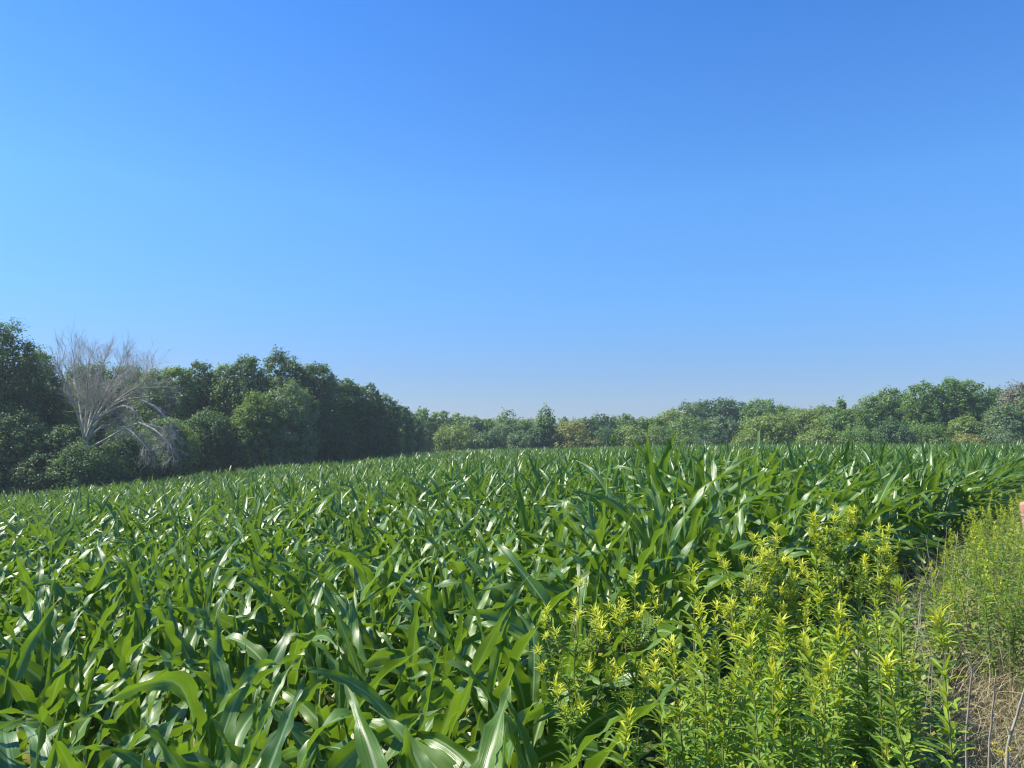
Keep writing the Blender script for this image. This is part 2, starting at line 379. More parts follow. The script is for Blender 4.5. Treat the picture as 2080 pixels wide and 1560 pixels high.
def build_corn():
    P = corn_positions()
    Z = ground_z(P[:, 0], P[:, 1]); H = corn_h(P[:, 0], P[:, 1]) * rng.uniform(.82, 1.13, len(P))
    px = px_of(P[:, 0], P[:, 1])
    H = np.where((px > 1200) & (px < 1530) & (P[:, 1] > 4) & (P[:, 1] < 8.5) & (rng.random(len(P)) < .45), H * 1.17, H)
    vis = (px > -70) & (px < 2120) & ((EYE - Z - H) / P[:, 1] < .44)
    idx = np.nonzero(vis)[0][:300]
    single = np.zeros(len(P), bool); single[idx] = True
    for q, i in enumerate(idx):
        X, Y = P[i]; r = np.random.default_rng(1000 + int(i))
        sp = corn_specs(r, H[i], 11, lean=.0)
        e = empty('corn_plant', (X, Y, Z[i]))
        lb = next(l for f, l in CORN_LABELS if f(px[i], Y))
        tag(e, lb, 'corn plant', 'corn plants in the near rows')
        hs = sp['h'][-1]
        k = np.linspace(0, 1, 9)
        pts = np.stack([.006 * np.sin(k * 9), .006 * np.cos(k * 7), k * (hs + .03)], -1)
        V, Q = tube(pts, np.interp(k, [0, .8, 1], [.0145, .011, .007]), 7)
        mesh_obj('stalk', V, Q, M_stalk, e)
        if q < 150:
            for j in range(11):
                V, Q, A = corn_ribbons(r, sp, np.array([j]), 20, 7)
                mesh_obj('leaf', V, Q, M_corn, e, A)
        else:
            V, Q, A = corn_ribbons(r, sp, np.arange(11), 14, 5)
            mesh_obj('foliage', V, Q, M_corn, e, A)
    # everything beyond the nearest three hundred is one mass
    rest = np.nonzero(~single)[0]
    bag = Bag()
    Yr = P[rest, 1]
    for lo, hi, seg, cols, nl, wide, K in ((0, 13, 12, 5, 11, 1.0, 90), (13, 24, 8, 3, 10, 1.0, 90), (24, 45, 6, 3, 8, 1.08, 60), (45, 130, 4, 2, 7, 1.25, 60)):
        sel = rest[(Yr >= lo) & (Yr < hi)]
        if not len(sel): continue
        which = rng.integers(0, K, len(sel))
        for k in range(K):
            m = sel[which == k]
            if not len(m): continue
            r = np.random.default_rng(int(5000 + lo * 100 + k))
            sp = corn_specs(r, 1.35, 11)
            V, Q, A = corn_ribbons(r, sp, np.arange(11 - nl, 11), seg, cols, wide, wave=.35 if cols > 3 else 0)
            if lo == 0:
                kk = np.linspace(0, 1, 4)
                Vs, Qs = tube(np.stack([0 * kk, 0 * kk, kk * sp['h'][-1]], -1), [.014, .013, .011, .007], 5)
                As = np.tile([.5, .2, .9], (len(Vs), 1)); Q = np.concatenate([Q, Qs + len(V)]); V = np.concatenate([V, Vs]); A = np.concatenate([A, As])
            ang = rng.uniform(0, 6.28, len(m)); c, s_ = np.cos(ang), np.sin(ang); sc = H[m] / 1.35
            VV = np.empty((len(m), len(V), 3), np.float32)
            VV[..., 0] = (V[None, :, 0] * c[:, None] - V[None, :, 1] * s_[:, None]) + P[m, 0][:, None]
            VV[..., 1] = (V[None, :, 0] * s_[:, None] + V[None, :, 1] * c[:, None]) + P[m, 1][:, None]
            VV[..., 2] = V[None, :, 2] * sc[:, None] + Z[m][:, None]
            AA = np.tile(A[None], (len(m), 1, 1)); AA[..., 2] = np.clip(AA[..., 2] + rng.normal(0, .15, len(m))[:, None], 0, 1)
            QQ = (Q[None] + (np.arange(len(m)) * len(V))[:, None, None]).reshape(-1, 4)
            bag.add(VV.reshape(-1, 3), QQ, AA.reshape(-1, 3))
    tag(bag.obj('corn_crop', M_corn_far), kind='stuff', cat='corn crop', label='the rest of the green corn field running back to the trees')
    print('corn', len(P), 'quads', sum(len(q) for q in bag.Q))
build_corn()

# ------------------------------------------------------------------ trees
def tree_leaf_mat(name, d, l, t, rough=.5):
    return leaf_mat(name, d, l, t, rough=rough, spec=.45, transw=.36)
TM = {
 'dark':   tree_leaf_mat('leaf_dark',   (.034, .085, .030), (.098, .182, .058), (.19, .35, .05)),
 'green':  tree_leaf_mat('leaf_green',  (.080, .155, .034), (.185, .290, .066), (.34, .52, .05)),
 'grey':   tree_leaf_mat('leaf_grey',   (.100, .165, .065), (.210, .290, .130), (.30, .44, .09)),
 'yellow': tree_leaf_mat('leaf_yellow', (.125, .190, .038), (.250, .340, .072), (.42, .54, .06)),
 'orange': tree_leaf_mat('leaf_orange', (.19, .21, .050), (.33, .34, .090), (.50, .50, .08)),
 'dry':    tree_leaf_mat('leaf_dry',    (.170, .180, .110), (.300, .290, .200), (.30, .32, .16)),
}
M_bark = plain_mat('bark', (.055, .045, .035), (.13, .11, .09), scale=3, rough=.9, stretch=(3, 3, .6), bump=.8)
M_dead = plain_mat('dead_wood', (.27, .25, .21), (.48, .45, .38), scale=3, rough=.85, stretch=(2, 2, .5), bump=.4)

def leaf_cards(r, C, Nn, size):
    """rhombus leaves at C facing Nn"""
    n = len(C)
    a = unit(np.cross(Nn, unit(r.normal(size=(n, 3))))); b = np.cross(Nn, a)
    l = (size * r.uniform(.7, 1.3, n))[:, None]; w = l * r.uniform(.55, .85, n)[:, None]
    tip = C + a * l * .5 - Nn * l * .12; tail = C - a * l * .5; s1 = C + b * w * .5; s2 = C - b * w * .5
    V = np.stack([tail, s1, tip, s2], 1).reshape(-1, 3)
    Q = np.arange(n * 4).reshape(-1, 4)
    return V, Q

def crown(r, rx, ry, rz, zc, leaf=.28, cover=1.7, clump=.27, prof='round', up=.35):
    A = 4 * np.pi * ((rx * rz) ** .8 + (ry * rz) ** .8 + (rx * ry) ** .8) / 3
    ncl = int(np.clip(A / (np.pi * (clump * min(rx, 3.2)) ** 2) * 1.7, 24, 620))
    D = unit(r.normal(size=(ncl, 3)))
    lob = r.normal(size=(5, 3)); lob = unit(lob)
    bulge = 1 + .07 * np.sin((D @ lob.T) * 4.5 + r.uniform(0, 6, 5)).mean(1) * 2
    rad = r.uniform(.80, .97, ncl) * bulge
    C = D * rad[:, None]
    if prof == 'column':
        k = 1.0
    elif prof == 'spire':
        taper = np.clip(1 - .55 * (C[:, 2] + 1) / 2, .25, 1); C[:, 0] *= taper * 1.25; C[:, 1] *= taper * 1.25
    elif prof == 'wall':                 # full down to the ground
        lowm = C[:, 2] < 0; hr = np.maximum(np.hypot(C[:, 0], C[:, 1]), .05); wide = np.minimum(1 / hr * .8, 1.6)
        C[lowm, 0] *= wide[lowm]; C[lowm, 1] *= wide[lowm]
    if prof in ('wall', 'bush'): C[:, 2] = np.sign(C[:, 2]) * np.abs(C[:, 2]) ** .8
    C = C * np.array([rx, ry, rz])
    rc = clump * min(rx, 3.2) * r.uniform(.5, 1.6, ncl)
    la = leaf * leaf * .35
    m = np.maximum(6, (A * cover / la) * rc ** 2 / np.sum(rc ** 2)).astype(int)
    k = np.repeat(np.arange(ncl), m)
    dd = unit(r.normal(size=(len(k), 3)) + D[k] * .7 + np.array([0, 0, .2]))
    rr = np.abs(r.normal(.78, .32, len(k)))
    sq = r.uniform(.65, 1.35, (ncl, 3))[k]
    Pp = C[k] + dd * (rc[k] * rr)[:, None] * sq
    Nn = unit(dd * .6 + D[k] * .35 + np.array([0, 0, up]) + r.normal(size=(len(k), 3)) * .55)
    tint = np.clip(r.normal(.5, .22, ncl)[k] + r.normal(0, .18, len(k)), 0, 1)
    # sparse leaves through the inside
    ni = int(len(k) * .18)
    Pi = unit(r.normal(size=(ni, 3))) * (r.random(ni) ** .4 * .78)[:, None] * np.array([rx, ry, rz])
    Ni = unit(r.normal(size=(ni, 3)))
    V1, Q1 = leaf_cards(r, Pp, Nn, leaf); V2, Q2 = leaf_cards(r, Pi, Ni, leaf * 2.0)
    V = np.concatenate([V1, V2]); Q = np.concatenate([Q1, Q2 + len(V1)])
    At = np.zeros((len(V), 3)); At[:, 2] = np.concatenate([np.repeat(tint, 4), np.repeat(r.uniform(0, .5, ni), 4)])
    V[:, 2] += zc
    return V, Q, At, C + np.array([0, 0, zc])

def tree(spec, q):
    px, py, hw, Y, tint, prof, name, label = spec
    r = np.random.default_rng(300 + q)
    top = at(px, py, Y); X = top[0]; gz = float(ground_z(X, Y))
    H = top[2] - gz; rx = hw / F * Y * (1.22 if prof in ('wall', 'bush') else 1.06)
    e = empty(name, (X, Y, gz))
    if prof in ('wall', 'bush'):
        zlo = -.1 * H if prof == 'bush' else .02 * H
    elif prof == 'round': zlo = .22 * H
    elif prof == 'spire': zlo = .1 * H
    else: zlo = .12 * H
    rz = (H - zlo) / 2 * (1.0 if prof in ('wall', 'bush') else .97); zc = zlo + rz
    leaf = float(np.clip(.0026 * Y, .125, .30))
    if prof == 'bush': leaf *= .9
    V, Q, A, C = crown(r, rx, rx * r.uniform(.85, 1.05), rz, zc, leaf=leaf, prof=prof, cover={'open': .8, 'spire': 1.5}.get(prof, 2.2),
                       clump={'bush': .2, 'column': .3, 'spire': .28, 'open': .3}.get(prof, .15))
    V[:, 2] = np.maximum(V[:, 2], .03)
    mesh_obj('crown', V, Q, TM[tint], e, A, smooth=False)
    b = Bag()
    r0 = .022 * H + .05
    k = np.linspace(0, 1, 8)
    wob = np.cumsum(r.normal(0, .012 * H, (8, 2)), 0); wob[0] = 0
    pts = np.stack([wob[:, 0], wob[:, 1], k * (zc + rz * .45)], -1)
    V, Q_ = tube(pts, r0 * (1 - .8 * k), 8); b.add(V, Q_)
    up = C[C[:, 2] > zc - rz * .6]
    for t in up[r.permutation(len(up))[:9]]:
        i = r.integers(2, 6); p0 = pts[i]
        mid = (p0 + t * .95) / 2 + np.array([0, 0, .05 * H]) + r.normal(0, .1, 3)
        V, Q_ = tube(np.stack([p0, (p0 * .55 + mid * .45), mid, t * .95]), r0 * np.array([.42, .3, .2, .07]), 5); b.add(V, Q_)
    b.obj('trunk', M_bark, e)
    tag(e, label, 'shrub' if prof == 'bush' else 'tree')
    return e

# px, py of the top, half width in px, distance, leaf tint, outline, name, label
T = [
 (-95, 655, 85, 47, 'dark', 'wall', 'broadleaf_tree', 'dark tree cut by the left edge of the picture, outermost of the wood'),
 (8, 664, 68, 46, 'dark', 'wall', 'broadleaf_tree', 'tallest dark tree at the left edge, left of the dead tree'),
 (78, 706, 42, 49, 'dark', 'wall', 'broadleaf_tree', 'dark rounded tree right against the left side of the dead tree'),
 (132, 780, 45, 50, 'yellow', 'wall', 'broadleaf_tree', 'small yellowish green tree low behind the dead tree trunk'),
 (180, 742, 58, 60, 'dark', 'wall', 'broadleaf_tree', 'green tree standing straight behind the dead tree crown'),
 (262, 738, 50, 60, 'dark', 'wall', 'broadleaf_tree', 'green tree behind the right half of the dead tree'),
 (318, 755, 42, 58, 'green', 'wall', 'broadleaf_tree', 'green tree just right of the dead tree bare twigs'),
 (362, 738, 36, 58, 'green', 'wall', 'broadleaf_tree', 'first full green tree right of the dead tree on the skyline'),
 (408, 736, 34, 60, 'dark', 'wall', 'broadleaf_tree', 'narrow dark tree on the skyline left of the tall domed pair'),
 (452, 740, 34, 60, 'green', 'wall', 'broadleaf_tree', 'green tree in the dip of the skyline left of the tall dome'),
 (503, 721, 42, 60, 'dark', 'wall', 'broadleaf_tree', 'tall pointed dark tree forming the left peak of the dome'),
 (575, 720, 54, 63, 'dark', 'wall', 'broadleaf_tree', 'broad tall tree forming the middle of the dome in the left wood'),
 (642, 737, 44, 64, 'dark', 'wall', 'broadleaf_tree', 'rounded tree forming the right shoulder of the dome'),
 (592, 782, 46, 58, 'grey', 'wall', 'broadleaf_tree', 'paler grey green tree standing in front of the dome'),
 (520, 800, 38, 57, 'green', 'wall', 'broadleaf_tree', 'green tree in front of the dome, left of the pale one'),
 (705, 768, 32, 67, 'dark', 'wall', 'broadleaf_tree', 'dark tree one step down to the right of the dome'),
 (748, 782, 32, 69, 'dark', 'wall', 'broadleaf_tree', 'dark tree two steps down to the right of the dome'),
 (784, 806, 28, 72, 'dark', 'wall', 'broadleaf_tree', 'last dark tree at the right end of the left wood'),
 (816, 824, 20, 80, 'dark', 'wall', 'broadleaf_tree', 'small dark tree stepping down from the left wood to the far row'),
 (838, 848, 22, 88, 'dark', 'wall', 'young_tree', 'dark small tree closing the corner between left wood and far row'),
 (30, 835, 60, 44, 'dark', 'wall', 'young_tree', 'low dark tree at the foot of the left edge giant'),
 (140, 868, 45, 44.5, 'dark', 'wall', 'young_tree', 'low dark tree at the foot of the dead tree, left side'),
 (255, 872, 48, 49, 'dark', 'wall', 'young_tree', 'low dark tree under the sweeping dead limbs'),
 (345, 850, 44, 53, 'green', 'wall', 'young_tree', 'low green tree right of the drooping dead twigs'),
 (425, 835, 46, 56, 'dark', 'wall', 'young_tree', 'low dark tree under the narrow skyline tree'),
 (505, 862, 42, 57, 'dark', 'wall', 'young_tree', 'low dark tree under the left peak of the dome'),
 (585, 868, 46, 60, 'dark', 'wall', 'young_tree', 'low dark tree under the pale grey green one'),
 (668, 848, 42, 64, 'dark', 'wall', 'young_tree', 'low dark tree under the right shoulder of the dome'),
 (735, 850, 36, 69, 'dark', 'wall', 'young_tree', 'low dark tree in the foot of the step below the dome'),
 (787, 862, 28, 74, 'green', 'wall', 'young_tree', 'lighter green tree at the foot of the left wood right end'),
 (172, 912, 46, 42.9, 'dark', 'bush', 'edge_shrub', 'shrub at the field edge hiding the foot of the dead tree trunk'),
 (85, 925, 40, 42.8, 'dark', 'bush', 'edge_shrub', 'shrub at the field edge below the yellowish tree'),
 (205, 930, 42, 46, 'dark', 'bush', 'edge_shrub', 'shrub at the field edge below the dead tree'),
 (330, 918, 40, 52, 'dark', 'bush', 'edge_shrub', 'shrub at the field edge under the drooping dead twigs'),
 (0, 930, 40, 42.2, 'dark', 'bush', 'edge_shrub', 'shrub at the field edge in the left corner'),
 (450, 905, 40, 57, 'dark', 'bush', 'edge_shrub', 'shrub at the field edge below the dip in the left skyline'),
 (570, 898, 38, 64, 'dark', 'bush', 'edge_shrub', 'shrub at the field edge below the dome'),
 (690, 890, 36, 75, 'dark', 'bush', 'edge_shrub', 'shrub at the field edge right of the dome'),
 (822, 832, 22, 104, 'grey', 'wall', 'woodland_tree', 'grey tree with pale stems next to the left wood end'),
 (858, 832, 24, 112, 'green', 'wall', 'woodland_tree', 'first skyline tree of the far row from the left'),
 (893, 836, 24, 114, 'green', 'wall', 'woodland_tree', 'second skyline tree of the far row from the left'),
 (928, 843, 24, 116, 'green', 'wall', 'woodland_tree', 'skyline tree right behind the round yellow green bush'),
 (962, 846, 22, 114, 'grey', 'wall', 'woodland_tree', 'far skyline tree left of the forked one, lower than it'),
 (992, 852, 20, 114, 'green', 'wall', 'woodland_tree', 'low skyline tree touching the forked tree on its left'),
 (1030, 826, 19, 108, 'green', 'open', 'forked_tree', 'thin forked tree sticking up over the far row'),
 (1020, 866, 26, 105, 'grey', 'wall', 'woodland_tree', 'grey green tree under the thin forked tree'),
 (1066, 850, 18, 114, 'green', 'wall', 'woodland_tree', 'tree between the forked tree and the vine covered column'),
 (1106, 831, 19, 99, 'green', 'column', 'vine_covered_tree', 'columnar vine covered tree standing above the far row'),
 (1092, 868, 26, 98.5, 'dark', 'wall', 'woodland_tree', 'dark bushy tree at the foot of the vine covered column'),
 (1142, 866, 20, 108, 'green', 'wall', 'woodland_tree', 'low green tree right of the vine covered column'),
 (1148, 843, 6, 150, 'green', 'open', 'slim_tree', 'tiny slim treetop alone above the low gap'),
 (1192, 852, 24, 110, 'dark', 'wall', 'woodland_tree', 'dark round tree right behind the orange tinted one'),
 (1222, 844, 26, 114, 'dark', 'wall', 'woodland_tree', 'dark tree left of the far row centre hump'),
 (1262, 843, 26, 116, 'green', 'wall', 'woodland_tree', 'green tree on top of the far row centre hump'),
 (1300, 848, 22, 116, 'green', 'wall', 'woodland_tree', 'green tree on the right flank of the centre hump'),
 (1335, 850, 20, 114, 'green', 'wall', 'woodland_tree', 'small tree in the gap left of the big right dome'),
 (842, 862, 26, 98, 'green', 'wall', 'young_tree', 'dark green bush like tree next to the left wood'),
 (925, 868, 33, 97.5, 'yellow', 'bush', 'round_shrub', 'round yellow green bush left of the middle at the far edge'),
 (962, 890, 22, 97, 'yellow', 'bush', 'round_shrub', 'small bright yellow green bush beside the round one'),
 (992, 878, 24, 99, 'dark', 'bush', 'round_shrub', 'dark bluish bush under the forked tree left side'),
 (1055, 882, 22, 98, 'grey', 'bush', 'round_shrub', 'greyish bush left of the vine covered column foot'),
 (1160, 861, 36, 99, 'orange', 'bush', 'round_shrub', 'orange tinted bush right of the vine covered column'),
 (1198, 892, 22, 97.5, 'orange', 'bush', 'round_shrub', 'small orange brown bush right of the orange tinted one'),
 (1232, 872, 30, 99, 'dark', 'bush', 'round_shrub', 'dark blue green bush between orange and yellow ones'),
 (1292, 871, 40, 98, 'yellow', 'bush', 'round_shrub', 'wide yellow green bush in the middle of the far edge'),
 (1340, 870, 26, 99, 'green', 'bush', 'round_shrub', 'green bush touching the wide yellow green one on the right'),
 (1372, 835, 32, 116, 'yellow', 'wall', 'woodland_tree', 'yellowish tree on the left slope of the big right dome'),
 (1405, 820, 38, 118, 'grey', 'wall', 'woodland_tree', 'tree forming the left slope of the big right dome'),
 (1442, 810, 42, 120, 'dark', 'wall', 'woodland_tree', 'tree at the summit of the big right dome'),
 (1484, 811, 36, 120, 'dark', 'wall', 'woodland_tree', 'tree right of the summit of the big right dome'),
 (1400, 850, 34, 104, 'green', 'wall', 'woodland_tree', 'green tree standing before the left half of the big dome'),
 (1462, 846, 32, 104, 'grey', 'wall', 'woodland_tree', 'grey green tree standing before the right half of the big dome'),
 (1542, 812, 30, 108, 'green', 'wall', 'woodland_tree', 'dense green tree just right of the big dome'),
 (1583, 824, 28, 110, 'green', 'wall', 'woodland_tree', 'green tree behind the pale willow like thicket'),
 (1622, 834, 24, 110, 'dark', 'wall', 'woodland_tree', 'dark tree peeping over the pale willow like thicket'),
 (1676, 822, 24, 104, 'green', 'wall', 'woodland_tree', 'dark top left of the thin spire on the right skyline'),
 (1708, 806, 16, 100, 'green', 'spire', 'pointed_tree', 'small pointed treetop on the right skyline'),
 (1572, 846, 50, 93, 'yellow', 'wall', 'willow_thicket', 'pale yellow green thicket sloping down on its left'),
 (1640, 832, 46, 93, 'yellow', 'wall', 'willow_thicket', 'pale yellow green thicket right of the sloping one'),
 (1522, 882, 32, 92, 'yellow', 'bush', 'round_shrub', 'low yellow green bush at the left foot of the pale thicket'),
 (1440, 882, 34, 96, 'dark', 'bush', 'round_shrub', 'dark bush behind the tallest corn leaf tips'),
 (1385, 885, 28, 97, 'green', 'bush', 'round_shrub', 'green bush left of the tallest corn leaf tips'),
 (1720, 832, 40, 88, 'green', 'wall', 'broadleaf_tree', 'green tree below the small pointed treetop'),
 (1770, 806, 34, 90, 'green', 'wall', 'broadleaf_tree', 'green tree left of the first right hand peak'),
 (1805, 793, 32, 90, 'green', 'wall', 'broadleaf_tree', 'tree forming the first peak of the right hand wood'),
 (1836, 790, 18, 92, 'green', 'spire', 'broadleaf_tree', 'narrow ragged tree in the notch of the right hand wood'),
 (1878, 778, 36, 86, 'green', 'wall', 'broadleaf_tree', 'tall green tree left of the right hand wood summit'),
 (1928, 772, 36, 86, 'green', 'wall', 'broadleaf_tree', 'tall green tree at the summit of the right hand wood'),
 (1975, 772, 34, 86, 'green', 'wall', 'broadleaf_tree', 'tall green tree right of the summit of the right hand wood'),
 (2030, 786, 30, 92, 'grey', 'wall', 'broadleaf_tree', 'hazy tree in the dip by the right edge'),
 (2070, 782, 38, 88, 'dry', 'wall', 'dying_tree', 'brownish half dead tree at the right edge skyline'),
 (2048, 822, 42, 82, 'grey', 'wall', 'broadleaf_tree', 'pale vine hung tree in front of the half dead one'),
 (2130, 790, 45, 84, 'green', 'wall', 'broadleaf_tree', 'green tree cut by the right edge of the picture'),
 (1665, 880, 36, 85, 'yellow', 'bush', 'round_shrub', 'low mottled bush at the right foot of the pale thicket'),
 (1745, 872, 40, 83, 'green', 'bush', 'round_shrub', 'low green bush below the first right hand peak'),
 (1822, 860, 40, 82, 'dark', 'bush', 'round_shrub', 'dark bush below the notch of the right hand wood'),
 (1890, 868, 38, 81, 'green', 'bush', 'round_shrub', 'green bush below the right hand wood summit'),
 (1962, 846, 28, 81, 'yellow', 'wall', 'young_tree', 'yellowish vine hung tree with a pale snag'),
 (1960, 890, 34, 79, 'orange', 'bush', 'round_shrub', 'reddish brown bush at the foot of the vine hung tree'),
 (2025, 880, 34, 79.5, 'grey', 'bush', 'round_shrub', 'grey bush near the right edge at the field end'),
]
for q, spec in enumerate(T):
    tree(spec, q)

def dead_tree():
    r = np.random.default_rng(5)
    Yd = 44.0
    base = at(178, 935, Yd); gz = float(ground_z(base[0], Yd))
    e = empty('dead_tree', (base[0], Yd, gz))
    tag(e, 'bare grey dead tree with spreading twigs and drooping limbs in front of the left wood', 'tree')
    O = np.array([base[0], Yd, gz])
    tr = Bag(); limbs = []; twigs = Bag()
    def P(px, py, dy=0.0): return at(px, py, Yd + dy) - O
    def curve(pts, n=12):
        pts = np.array(pts); t = np.linspace(0, 1, len(pts)); tt = np.linspace(0, 1, n)
        c = np.stack([np.interp(tt, t, pts[:, i]) for i in range(3)], -1)
        for _ in range(2): c[1:-1] = (c[:-2] + c[1:-1] * 2 + c[2:]) / 4
        return c
    def grow(bag, p, d, L, rad, lev, droop):
        n = 6
        pts = [p]; dd = d.copy()
        for _ in range(n):
            dd = unit(dd + r.normal(0, .13, 3) + np.array([0, 0, droop])); pts.append(pts[-1] + dd * L / n)
        pts = np.array(pts)
        bag.add(*tube(pts, rad * np.linspace(1, .45, n + 1), 3 if lev < 3 else 4))
        if lev <= 0: return
        for k in range(int(r.integers(4, 7))):
            i = int(r.integers(1, n + 1)); dn = unit(pts[i] - pts[i - 1])
            nd = unit(dn + unit(r.normal(size=3)) * r.uniform(.45, .85))
            grow(bag, pts[i], nd, L * r.uniform(.5, .75), rad * .52, lev - 1, droop)
    # trunk from the ground to the fork
    V, Q = tube(np.array([[0, 0, 0], P(177, 955), P(174, 925), P(173, 905), P(172, 895)]), [.22, .2, .19, .18, .17], 10); tr.add(V, Q)
    tr.obj('trunk', M_dead, e)
    LOWER = 22
    up = [  # pixel paths of the main limbs, with a depth offset for each point
     [(172, 900, 0), (168, 870, -.3), (152, 820, -.8), (135, 770, -1.2), (118, 725, -1.5)],
     [(172, 900, 0), (166, 850, .4), (160, 800, .9), (150, 740, 1.4), (150, 705, 1.5)],
     [(174, 890, 0), (175, 850, 0), (176, 800, -.2), (178, 750, -.4), (182, 705, -.3)],
     [(175, 890, 0), (182, 850, .5), (190, 810, 1.0), (200, 760, 1.4), (212, 710, 1.5)],
     [(176, 890, 0), (190, 845, -.6), (205, 810, -1.2), (225, 765, -1.8), (245, 720, -2.2)],
     [(178, 880, 0), (196, 840, .3), (220, 800, .6), (240, 770, .8), (262, 735, 1.0)],
     [(178, 880, 0), (200, 850, -.4), (232, 820, -.8), (265, 790, -1.2), (300, 750, -1.5)],
    ]
    side = [
     [(176, 895, 0), (205, 845, -.8), (240, 815, -1.4), (275, 808, -1.8), (325, 803, -2)],
     [(200, 850, -.7), (235, 828, -1.3), (262, 822, -1.7), (285, 850, -2.0), (305, 875, -2.2)],
     [(178, 912, 0), (215, 893, -.8), (255, 868, -1.5), (280, 858, -2.0), (315, 865, -2.3), (350, 875, -2.5)],
     [(255, 868, -1.5), (272, 880, -1.9), (290, 900, -2.3), (302, 915, -2.5)],
     [(176, 895, 0), (200, 870, .5), (225, 862, .8), (245, 861, 1.0)],
     [(280, 858, -2.0), (310, 870, -2.4), (335, 890, -2.7), (352, 915, -2.9)],
     [(285, 812, -1.8), (315, 825, -2.1), (340, 850, -2.4), (355, 880, -2.6)],
     [(192, 856, -.5), (235, 815, -1.2), (290, 788, -1.8), (340, 786, -2.1)],
     [(230, 820, -1), (262, 795, -1.5), (282, 785, -1.8), (300, 765, -2)],
    ]
    for q, path in enumerate(up + side):
        issd = q >= len(up)
        c = curve([P(p[0], p[1] + (LOWER * max(0, (880 - p[1]) / 180) if not issd else 0), p[2]) for p in path], 14)
        b = Bag(); b.add(*tube(c, np.linspace(.085 if not issd else .075, .022, 14), 6))
        n = 24 if not issd else 15
        for k in range(n):
            i = int(r.integers(4 if not issd else 3, 14)); dn = unit(c[i] - c[i - 1])
            nd = unit(dn + unit(r.normal(size=3)) * r.uniform(.5, .95) + np.array([0, 0, .15 if not issd else -.1]))
            grow(b, c[i], nd, r.uniform(.75, 1.3) * (1 if not issd else .75), .015, 2, .05 if not issd else -.045)
        b.obj('limb', M_dead, e)
dead_tree()

def far_woods():
    """the low wooded rise a few hundred metres off, one hazy mass in the gap of the row"""
    r = np.random.default_rng(11); bag = Bag()
    for px in np.arange(-400, 2500, 17):
        Y = 330 + r.uniform(-25, 40)
        top = at(px + r.uniform(-6, 6), 851 + r.uniform(-2, 2.5), Y); gz = float(ground_z(top[0], Y)); H = top[2] - gz
        V, Q, A, C = crown(r, 4.6, 4.6, H * .52, H * .5, leaf=1.0, cover=1.3, clump=.3)
        V = V + np.array([top[0], Y, gz]); bag.add(V, Q, A)
    tag(bag.obj('distant_woods', TM['green'], smooth=False), kind='stuff', label='hazy line of woods beyond the gap in the trees', cat='woods')
far_woods()

# ------------------------------------------------------------------ the verge: goldenrods, weeds, dry grass
M_gold = leaf_mat('goldenrod_leaf', (0, 0, 0), (0, 0, 0), (0, 0, 0), rough=.5, spec=.4, transw=.34, veins=.1,
                  third_ramp=[(0, (.085, .185, .024)), (.5, (.155, .285, .036)), (1, (.36, .46, .05))],
                  transramp=[(0, (.26, .46, .02)), (1, (.55, .66, .03))])
M_tip = leaf_mat('goldenrod_tip', (.47, .54, .05), (.68, .69, .09), (.80, .83, .07), rough=.55, spec=.3, transw=.35)
M_stem = plain_mat('weed_stem', (.14, .13, .05), (.22, .24, .07), scale=20, rough=.6, bump=.1)
M_dryg = leaf_mat('dry_grass_blade', (.30, .235, .13), (.56, .47, .30), (.5, .42, .25), rough=.7, spec=.2, transw=.2)
M_grass = leaf_mat('green_grass_blade', (.07, .15, .025), (.15, .25, .05), (.32, .45, .05), rough=.5, spec=.4, transw=.3)
M_weed = leaf_mat('weed_leaf', (.040, .095, .022), (.110, .170, .035), (.20, .34, .03), rough=.5, spec=.4, transw=.3, third_ramp=[(0, (.05, .11, .025)), (.5, (.13, .20, .04)), (.75, (.26, .31, .05)), (.9, (.34, .31, .10)), (1, (.48, .38, .20))])
M_drystem = plain_mat('dry_stem', (.30, .25, .19), (.50, .44, .35), scale=25, rough=.8, stretch=(1, 1, .3))

def stem_leaves(r, pts, n, t0, t1, L0, L1, hw0, hw1, th=(24, 58), bend=(55, 50), third=(0, 1), seg=6, cols=3):
    """n leaves in a spiral along the polyline pts"""
    t = np.sort(r.uniform(t0, t1, n)); k = np.linspace(0, 1, len(pts))
    base = np.stack([np.interp(t, k, pts[:, i]) for i in range(3)], -1)
    f = (t - t0) / max(t1 - t0, 1e-6)
    phi = np.arange(n) * 2.4 + r.normal(0, .35, n)
    Lf = (L0 + (L1 - L0) * f) * r.uniform(.75, 1.2, n); hw = (hw0 + (hw1 - hw0) * f) * r.uniform(.8, 1.15, n)
    tt = R(1) * (th[0] + (th[1] - th[0]) * f + r.normal(0, 9, n)); bb = R(1) * (bend[0] + (bend[1] - bend[0]) * f + r.normal(0, 16, n))
    th3 = np.clip(third[0] + (third[1] - third[0]) * f + r.normal(0, .1, n), 0, 1)
    return ribbons(base, phi, tt, bb, Lf, hw, seg=seg, cols=cols, power=1.1, curl=r.normal(0, .35, n), twist=r.normal(0, .4, n), fold=.35, prof='lance', third=th3, r=r)

def tuft(r, p, size, n=16):
    base = np.tile(p, (n, 1)) + r.normal(0, size * .05, (n, 3)); base[:, 2] += r.uniform(-.35, .3, n) * size
    phi = np.arange(n) * 2.4 + r.normal(0, .3, n)
    return ribbons(base, phi, R(1) * r.uniform(25, 82, n), R(1) * r.uniform(10, 60, n), size * r.uniform(.6, 1.1, n), size * r.uniform(.055, .085, n), seg=5, cols=3, power=1.0, fold=.5, prof='lance', r=r)

